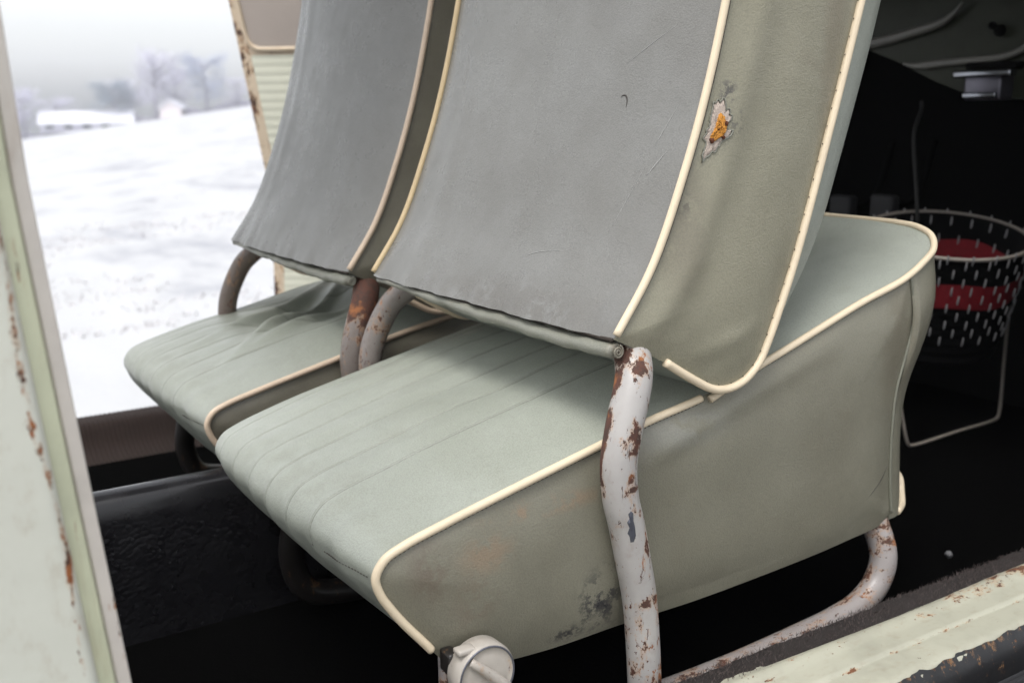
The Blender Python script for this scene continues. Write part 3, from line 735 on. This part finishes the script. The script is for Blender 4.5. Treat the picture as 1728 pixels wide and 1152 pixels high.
obj('rear_light_block', rbox(-2.2, -1.10, -.175, -.150, -.6, 1.3, .01), M['cream'], van, smooth=False)  # unseen body panel added to block light from behind on the near side
obj('dash_shade_shelf', rbox(1.32, 1.95, -.10, 1.43, .72, .75, .01), M['inner_dark'], van, smooth=False)  # unseen shelf added to keep light off the dashboard
obj('footwell_light_block', rbox(1.08, 1.95, -.14, -.11, -.19, 1.02, .01), M['inner_dark'], van, smooth=False)  # unseen panel added to darken the front footwell
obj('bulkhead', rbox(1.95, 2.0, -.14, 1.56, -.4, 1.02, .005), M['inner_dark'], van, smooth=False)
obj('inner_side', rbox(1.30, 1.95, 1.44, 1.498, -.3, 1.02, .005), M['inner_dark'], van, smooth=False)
# dashboard: pressed sheet with two rolled ridges, holes, tray light
dx = 1.60
low = [(.90, .60), (.772, .545), (.70, .52), (.60, .475), (.53, .450), (.44, .435), (.30, .43), (-.05, .43)]     # lower edge (Y, Z)
V = []
for y in np.linspace(.95, -.05, 60):
    zl = np.interp(-y, [-a for a, b in low], [b for a, b in low])
    V.append([(dx + .05 * (1 - math.cos(u * 1.2)) + .02 * u, y, zl + (.95 - zl) * u) for u in np.linspace(0, 1, 24)])
dash = obj('dashboard', grid(np.array(V)), M['dash'], van)
def P16(L, dxx=0): return [(dx - .006 + dxx, y, z) for y, z in L]
obj('rolled_ridge', tube(P16([(.80, .556), (.772, .5575), (.70, .567), (.63, .580), (.585, .590), (.555, .607), (.535, .628)]), [.011, .012, .011, .010, .008, .003], 50, 10), M['dash_ridge'], dash)
obj('rolled_ridge', tube(P16([(.672, .512), (.64, .506), (.57, .509), (.50, .512), (.44, .515), (.395, .528), (.37, .55)]), [.003, .009, .009, .008, .008, .007, .006], 50, 10), M['dash_ridge'], dash)
for y, z, r_ in ((.464, .577, .008), (.447, .566, .012)):
    obj('screw_hole', lathe((dx - .004, y, z), (-1, 0, 0), [(r_, 0), (r_ * .95, .006), (r_ * .5, .007)], 16), M['inner_dark'], dash)
# pull-out ashtray under the dashboard
ash = obj('ashtray', rbox(1.56, 1.66, .414, .497, .432, .486, .006), M['brushed'], dash)
obj('ashtray_lip', rbox(1.545, 1.57, .385, .515, .476, .491, .005), M['chrome'], ash)
obj('ashtray_front', rbox(1.550, 1.559, .418, .493, .436, .447, .003), M['chrome'], ash)
obj('ashtray_bracket', rbox(1.58, 1.66, .395, .51, .492, .506, .004), M['inner_dark'], ash)
obj('cable', tube([(1.70, .70, .43), (1.62, .64, .41), (1.55, .60, .36), (1.55, .59, .28), (1.55, .58, .205), (1.56, .58, .10)], .004, 40, 8), plain('grey_cable', (.012, .012, .012), .7), van)
for y, z in ((.818, .185), (.701, .193)):
    pd = obj('pedal', rbox(1.58, 1.61, y - .03, y + .03, z - .04, z + .035, .006), plain('pedal_rubber', (.010, .010, .012), .7), van)
    obj('pedal_arm', tube([(1.61, y, z), (1.70, y, z + .02), (1.76, y, z + .15)], .008, 12, 8), M['inner_dark'], pd)

# crumb of snow on the floor
cv, cf_ = lathe((1.05, .10, -.290), (0, 0, 1), [(.004, 0), (.0065, .003), (.006, .007), (.003, .0095)], 10)
cv = cv + fnoise(cv, 220, 3)[:, None] * .0025
crumb = obj('snow_crumb', (cv, cf_), plain('dirty_snow_lump', (.14, .14, .145), .8), None, origin=(1.05, .10, -.29))
crumb['label'] = 'tiny pale snow lump lying alone on the black floor by the sill'; crumb['category'] = 'snow lump'

# ------------------------------------------------------------------ BASKET in a wire stand
bk = thing('basket', 'black woven basket with red band and white stitches hung in a wire stand', 'basket', (1.53, .46, -.29))
e1 = np.array((.843, -.534, 0)); e2 = np.array((.52, .827, .20)); e2 /= np.linalg.norm(e2); e1 = e1 / np.linalg.norm(e1)
bc = np.array((1.522, .482, .164)); down = -np.cross(e1, e2); down = -np.abs(down) if False else down
if down[2] > 0: down = -down
RIM = .158
def bpt(a, h, dr=0.):
    r = RIM * (1 - .20 * h) + dr
    return bc + (e1 * math.cos(a) + e2 * math.sin(a)) * r + down * .24 * h
A_ = np.linspace(0, 2 * np.pi, 73)
M['weave'] = plain('black_woven_cord', (.004, .004, .0045), .9, .4, 140, .8, .003, .1)
M['red'] = plain('red_woven_band', (.20, .003, .010), .75, .3, 90, .6, .003)
M['white_cord'] = plain('white_stitch_cord', (.26, .255, .26), .8, .2, 90)
M['rim_wire'] = plain('cord_wrapped_wire', (.22, .195, .17), .7, .3, 120)
hs_ = np.linspace(0, 1, 44)
V = np.array([[bpt(a, h, .0012 * math.sin(h * 200)) for a in A_] for h in hs_])
Vi = np.array([[bpt(a, h, -.006) for a in A_] for h in hs_])
obj('woven_body', join(grid(V), grid(Vi)), M['weave'], bk)
def band(dr, h0, h1):
    return grid(np.array([[bpt(a, h0 + (h1 - h0) * u + .018 * math.sin(a * 5 + 1) * (1 if u < .5 else .8), dr + .0008 * math.sin(u * 30)) for a in A_] for u in np.linspace(0, 1, 10)]))
obj('red_band', band(.0028, .24, .46), M['red'], bk); obj('red_band', band(-.0085, .22, .46), M['red'], bk)
obj('rim', tube([bpt(a, 0, .001) for a in A_[:-1]], .0042, 150, 8, closed=True), M['rim_wire'], bk)
# cord stitches: one short mesh shared by all
sm_ = bpy.data.meshes.new('stitch'); sv2, sf2 = tube([(0, 0, -.0095), (0, -.0004, -.004), (0, -.0004, .004), (0, 0, .0095)], [.0014, .0022, .0022, .0014], 5, 6)
sm_.from_pydata(sv2.tolist(), [], sf2); sm_.materials.append(M['white_cord'])
def stitch(p, d):
    o = bpy.data.objects.new('stitch', sm_); C.objects.link(o); o.parent = bk
    q = Vector(d).to_track_quat('Z', 'Y'); o.rotation_euler = q.to_euler(); o.location = Vector(p) - BASE[bk]
for row in range(10):
    h = .05 + row * .078
    for k in range(22):
        a = 2 * math.pi * (k + (row % 2) * .5) / 22 + random.gauss(0, .02)
        pa = bpt(a, h, .005); stitch(pa, bpt(a, h + .1, .005) - pa)
for row in range(2):
    for k in range(22):
        a = 2 * math.pi * (k + row * .5) / 22
        if math.sin(a) > 0: pa = bpt(a, .06 + row * .16, -.0095); stitch(pa, bpt(a, .3 + row * .16, -.0095) - pa)
for k in range(22):    # cord loops over the rim
    a = 2 * math.pi * (k + .25) / 22; pa = bpt(a, .005, .004); stitch(pa, bpt(a, .1, .004) - pa)
wire = [(1.335, .468, .05), (1.352, .455, -.10), (1.378, .44, -.24), (1.386, .44, -.252), (1.40, .44, -.255), (1.55, .444, -.253), (1.68, .448, -.252), (1.695, .448, -.248), (1.700, .448, -.235), (1.70, .447, -.10), (1.695, .44, .04), (1.68, .42, .12)]
obj('wire_stand', tube(wire, .0036, 160, 8), M['rim_wire'], bk)

# ------------------------------------------------------------------ SNOWY FIELD, trees, farm buildings, haze
TA, TB = .1286, -.03115
def ground(x, y):
    d = math.hypot(x, y)
    xc = max(-45, min(85, x)); z = -1.0 + TA * xc * min(1, d / 30) + TB * y * min(1, d / 30)
    if d > 215: z -= (d - 215) * .03
    z += .10 * mnoise.noise(Vector((x * .11, y * .09, 0))) * min(1, d / 10)
    k = min(1, max(0, (d - 2.2) / 2)) * max(0, 1 - d / 70)
    if k > 0:
        z += k * (.055 * mnoise.noise(Vector((x * .9 + y * .25, y * .55 - x * .1, 3))) + .03 * mnoise.noise(Vector((x * 2.3, y * 1.6, 7))))
    return z
angs = np.r_[np.linspace(R(-250), R(58), 80, endpoint=False), np.linspace(R(58), R(100), 170, endpoint=False), np.linspace(R(100), R(110), 6, endpoint=False)]
rad = np.r_[0.4, np.geomspace(1.2, 330, 190)]
V = np.array([[(r * math.cos(a), r * math.sin(a), ground(r * math.cos(a), r * math.sin(a))) for a in angs] for r in rad])
na = len(angs); F = [(i * na + j, i * na + (j + 1) % na, (i + 1) * na + (j + 1) % na, (i + 1) * na + j) for i in range(len(rad) - 1) for j in range(na)]
F.append(tuple(range(na)))
m = new_mat('snow', (.86, .87, .89), .55, .3); n = N(m)
c = n.mix(n.mr(n.noise(.55, 5, .7, stretch=(1, .45, 1)), .50, .68), (.46, .465, .475), (.31, .315, .345))
n.out(c, None, n.bump(n.noise(9, 4, .6), .3, .03)); M['snow'] = m
g = obj('snow_field', (V.reshape(-1, 3), F), M['snow'], None, kind='structure'); g['label'] = 'snow covered field rising to the right behind the van'
# unseen dark ground added along the van's near side to cut snow bounce
xs = np.linspace(-14, 14, 90); ys = np.linspace(-9, -.1, 40)
V2 = np.array([[(x, y, ground(x, y) + .012) for y in ys] for x in xs])
m = new_mat('bounce_cut_dark', (.05, .05, .052), .6); n = N(m)
n.out(n.mix(n.noise(3, 5, .7), (.035, .035, .037), (.075, .075, .078)), None, n.bump(n.noise(160, 3), .5, .004))
rd = obj('bounce_cut_ground', grid(V2), m, None, kind='structure'); rd['label'] = 'added dark ground on the near side of the van, cutting snow bounce'
# withered grass tips showing through the snow
tv, tf = [], []
for k in range(1100):
    a = R(random.uniform(60, 98)); r = random.choice((random.uniform(5, 14), random.uniform(10, 40)))
    x, y = r * math.cos(a), r * math.sin(a)
    if mnoise.noise(Vector((x * .5, y * .35, 9))) < .12: continue
    for q in range(9):
        bx, by = x + random.gauss(0, .12), y + random.gauss(0, .05); b = Vector((bx, by, ground(bx, by) - .01)); hgt = random.uniform(.02, .06); s_ = random.uniform(.006, .014)
        o_ = len(tv); tv += [tuple(b + Vector((-s_, 0, 0))), tuple(b + Vector((s_, 0, 0))), tuple(b + Vector((random.gauss(0, .04), random.gauss(0, .03), hgt)))]; tf.append((o_, o_ + 1, o_ + 2))
gr = obj('grass', (np.array(tv), tf), plain('withered_grass', (.56, .54, .55), .9), None, kind='stuff', fixn=False, smooth=False)
gr['label'] = 'withered grass tips poking through the snow'

M['bark'] = plain('cold_bark', (.26, .24, .29), .9, .3, 2)
M['hazy_frost'] = plain('hazy_frosted_twigs', (.46, .45, .54), .9, .25, 1.)  # frost tone, paled further to carry part of the distance haze
M['fir'] = plain('dark_evergreen', (.20, .235, .28), .9, .4, 1.)
def tree(pos, h, w, label, name, crown_mat, dense, trunk_h=.25, seed=0, group='trees at the edge of the field', shape='round'):
    h *= 1.3; w *= 1.2
    rg = random.Random(seed); x, y, z = pos; z = ground(x, y) - .1
    t = thing(name, label, 'tree', (x, y, z), group)
    parts = [tube([(x, y, z), (x + .1, y, z + h * .4), (x + .05 * h * rg.uniform(-1, 1), y, z + h * .85)], [h * .03, h * .022, h * .006], 10, 6)]
    tips = []
    for k in range(26):
        f = rg.uniform(trunk_h, .85); a = rg.uniform(0, 6.28); L = w * (.55 if shape == 'round' else .5 * (1.1 - f)) * rg.uniform(.5, 1.)
        p0 = Vector((x, y, z + h * f)); p1 = p0 + Vector((math.cos(a) * L, math.sin(a) * L, L * rg.uniform(.25, .9)))
        if p1.z > z + h: p1.z = z + h * rg.uniform(.9, 1)
        pm = (p0 + p1) / 2 + Vector((0, 0, .1 * L)); parts.append(tube([p0, pm, p1], [h * .010, h * .006, h * .002], 6, 4)); tips += [pm, p1, (pm + p1) / 2]
    obj('trunk', join(*parts), M['bark'], t)
    cv, cf2 = [], []
    for k in range(dense):
        c_ = rg.choice(tips) + Vector((rg.gauss(0, w * .09), rg.gauss(0, w * .09), rg.gauss(0, h * .06)))
        if c_.z < z + h * .06: continue
        s_ = rg.uniform(.05, .16) * h / 6
        u = Vector((rg.gauss(0, 1), rg.gauss(0, 1), rg.gauss(0, 1))).normalized(); w_ = u.orthogonal().normalized()
        o_ = len(cv); cv += [tuple(c_ - u * s_), tuple(c_ + w_ * s_ * .5), tuple(c_ + u * s_), tuple(c_ - w_ * s_ * .5)]; cf2.append((o_, o_ + 1, o_ + 2, o_ + 3))
    obj('crown', (np.array(cv), cf2), crown_mat, t, fixn=False, smooth=False)
TG = 'trees at the edge of the field'
tree((42.69, 194.4, 0), 5.6, 6.0, 'dark rounded evergreen tree standing behind the long snowy barn roof', 'evergreen_tree', M['fir'], 5200, .12, 1)
tree((49.3, 192.8, 0), 8.6, 7.5, 'tallest pale frosted tree left of the small pinkish house', 'frosted_tree', M['hazy_frost'], 2600, .2, 2)
tree((57.5, 190.5, 0), 7.4, 6.0, 'bluish frosted tree right of the small pinkish house', 'frosted_tree', plain('bluish_twigs', (.30, .33, .43), .9), 3200, .15, 3)
tree((28.6, 197.0, 0), 6.2, 5.5, 'frosted tree beside the door post at the left end of the barn', 'frosted_tree', M['hazy_frost'], 2400, .15, 4)
tree((34.0, 199.5, 0), 4.6, 6.0, 'low frosted tree half hidden by the left part of the barn roof', 'frosted_tree', M['hazy_frost'], 2000, .12, 5)
tree((46.0, 196.5, 0), 5.6, 5.5, 'grey frosted tree between the dark evergreen and the tallest tree', 'frosted_tree', M['hazy_frost'], 2200, .15, 6)
tree((62.6, 189.0, 0), 4.0, 4.6, 'small frosted tree closest to the rusty edge of the far door', 'frosted_tree', M['hazy_frost'], 1800, .1, 7)
tree((53.8, 196.0, 0), 6.4, 6.0, 'pale frosted tree rising behind the small pinkish house', 'frosted_tree', M['hazy_frost'], 2000, .15, 8)
# hedge along the far edge: one mass of twigs
hv, hf = [], []
for k in range(5200):
    u = random.random(); x = 24 + 44 * u; y = 198.5 - 10 * u + random.gauss(0, .5); z = ground(x, y) + abs(random.gauss(0, .7)) * (.7 + .5 * math.sin(u * 31)); s_ = random.uniform(.1, .3)
    d_ = Vector((random.gauss(0, 1), random.gauss(0, .5), random.gauss(0, 1))).normalized(); w_ = d_.orthogonal() * .5; c_ = Vector((x, y, z)); o_ = len(hv)
    hv += [tuple(c_ - d_ * s_), tuple(c_ + w_ * s_), tuple(c_ + d_ * s_), tuple(c_ - w_ * s_)]; hf.append((o_, o_ + 1, o_ + 2, o_ + 3))
hd = obj('undergrowth', (np.array(hv), hf), plain('winter_twigs', (.42, .40, .48), .9), None, kind='stuff', fixn=False, smooth=False)
hd['label'] = 'bare winter undergrowth along the far edge of the field'
def house(pos, L, D, hw, hr, yaw, name, label, wallm, roofm, nwin, group):
    x, y, _ = pos; z = ground(x, y) - .3
    t = thing(name, label, 'building', (x, y, z), group)
    ca, sa = math.cos(yaw), math.sin(yaw)
    def X(v): return np.array([(x + p[0] * ca - p[1] * sa, y + p[0] * sa + p[1] * ca, z + p[2]) for p in v])
    l, d = L / 2, D / 2
    v = [(-l, -d, 0), (l, -d, 0), (l, d, 0), (-l, d, 0), (-l, -d, hw), (l, -d, hw), (l, d, hw), (-l, d, hw), (-l, 0, hr), (l, 0, hr)]
    obj('wall', (X(v), [(0, 1, 5, 4), (2, 3, 7, 6), (1, 2, 6, 9, 5), (3, 0, 4, 8, 7)]), wallm, t, smooth=False)
    e = .35
    for s_ in (-1, 1):
        q = [(-l - e, s_ * (d + e), hw - .25), (l + e, s_ * (d + e), hw - .25), (l + e, 0, hr + .12), (-l - e, 0, hr + .12)]
        q2 = [(a, b, c_ + .25) for a, b, c_ in q]
        obj('roof', (X(q + q2), [(0, 1, 2, 3), (4, 5, 6, 7), (0, 1, 5, 4), (1, 2, 6, 5), (2, 3, 7, 6), (3, 0, 4, 7)]), roofm, t, smooth=False)
    for k in range(nwin):
        cx = -l + L * (k + .5) / nwin; ww = L / nwin * .22
        vv_, f_ = box(cx - ww, cx + ww, -d - .06, -d + .02, hw * .40, hw * .80); obj('window', (X(vv_), f_), M['inner_dark'], t, smooth=False)
    return t
M['snowroof'] = plain('snowy_roof', (.60, .60, .66), .7, .05, .5)
M['barnwall'] = plain('grey_barn_boards', (.44, .43, .50), .9, .2, 1)
M['housewall'] = plain('pinkish_render', (.68, .62, .63), .9, .1, 1)
house((38.2, 194.8, 0), 14.5, 6, 1.5, 3.1, R(-13), 'barn', 'long low barn with a snow covered roof at the field edge', M['barnwall'], M['snowroof'], 5, None)
house((51.7, 190.8, 0), 3.6, 3.6, 1.9, 2.9, R(60), 'house', 'small pinkish house between frosted trees at the field edge', M['housewall'], M['snowroof'], 2, None)

hz = bpy.data.materials.new('pale_air'); hz.use_nodes = True
ht = hz.node_tree; ht.nodes.remove(ht.nodes["Principled BSDF"])
pv = ht.nodes.new("ShaderNodeVolumePrincipled"); pv.inputs["Color"].default_value = (.90, .93, .99, 1); pv.inputs["Density"].default_value = .0012; pv.inputs["Anisotropy"].default_value = .1
ht.links.new(pv.outputs[0], ht.nodes["Material Output"].inputs["Volume"])
zmin = float(V[0, 0, 2]) if False else min(ground(r * math.cos(a), r * math.sin(a)) for r in (100, 215, 330) for a in np.linspace(0, 6.28, 60))
obj('haze', box(-345, 345, -345, 345, zmin - 1.5, 16), hz, None, kind='stuff', smooth=False)
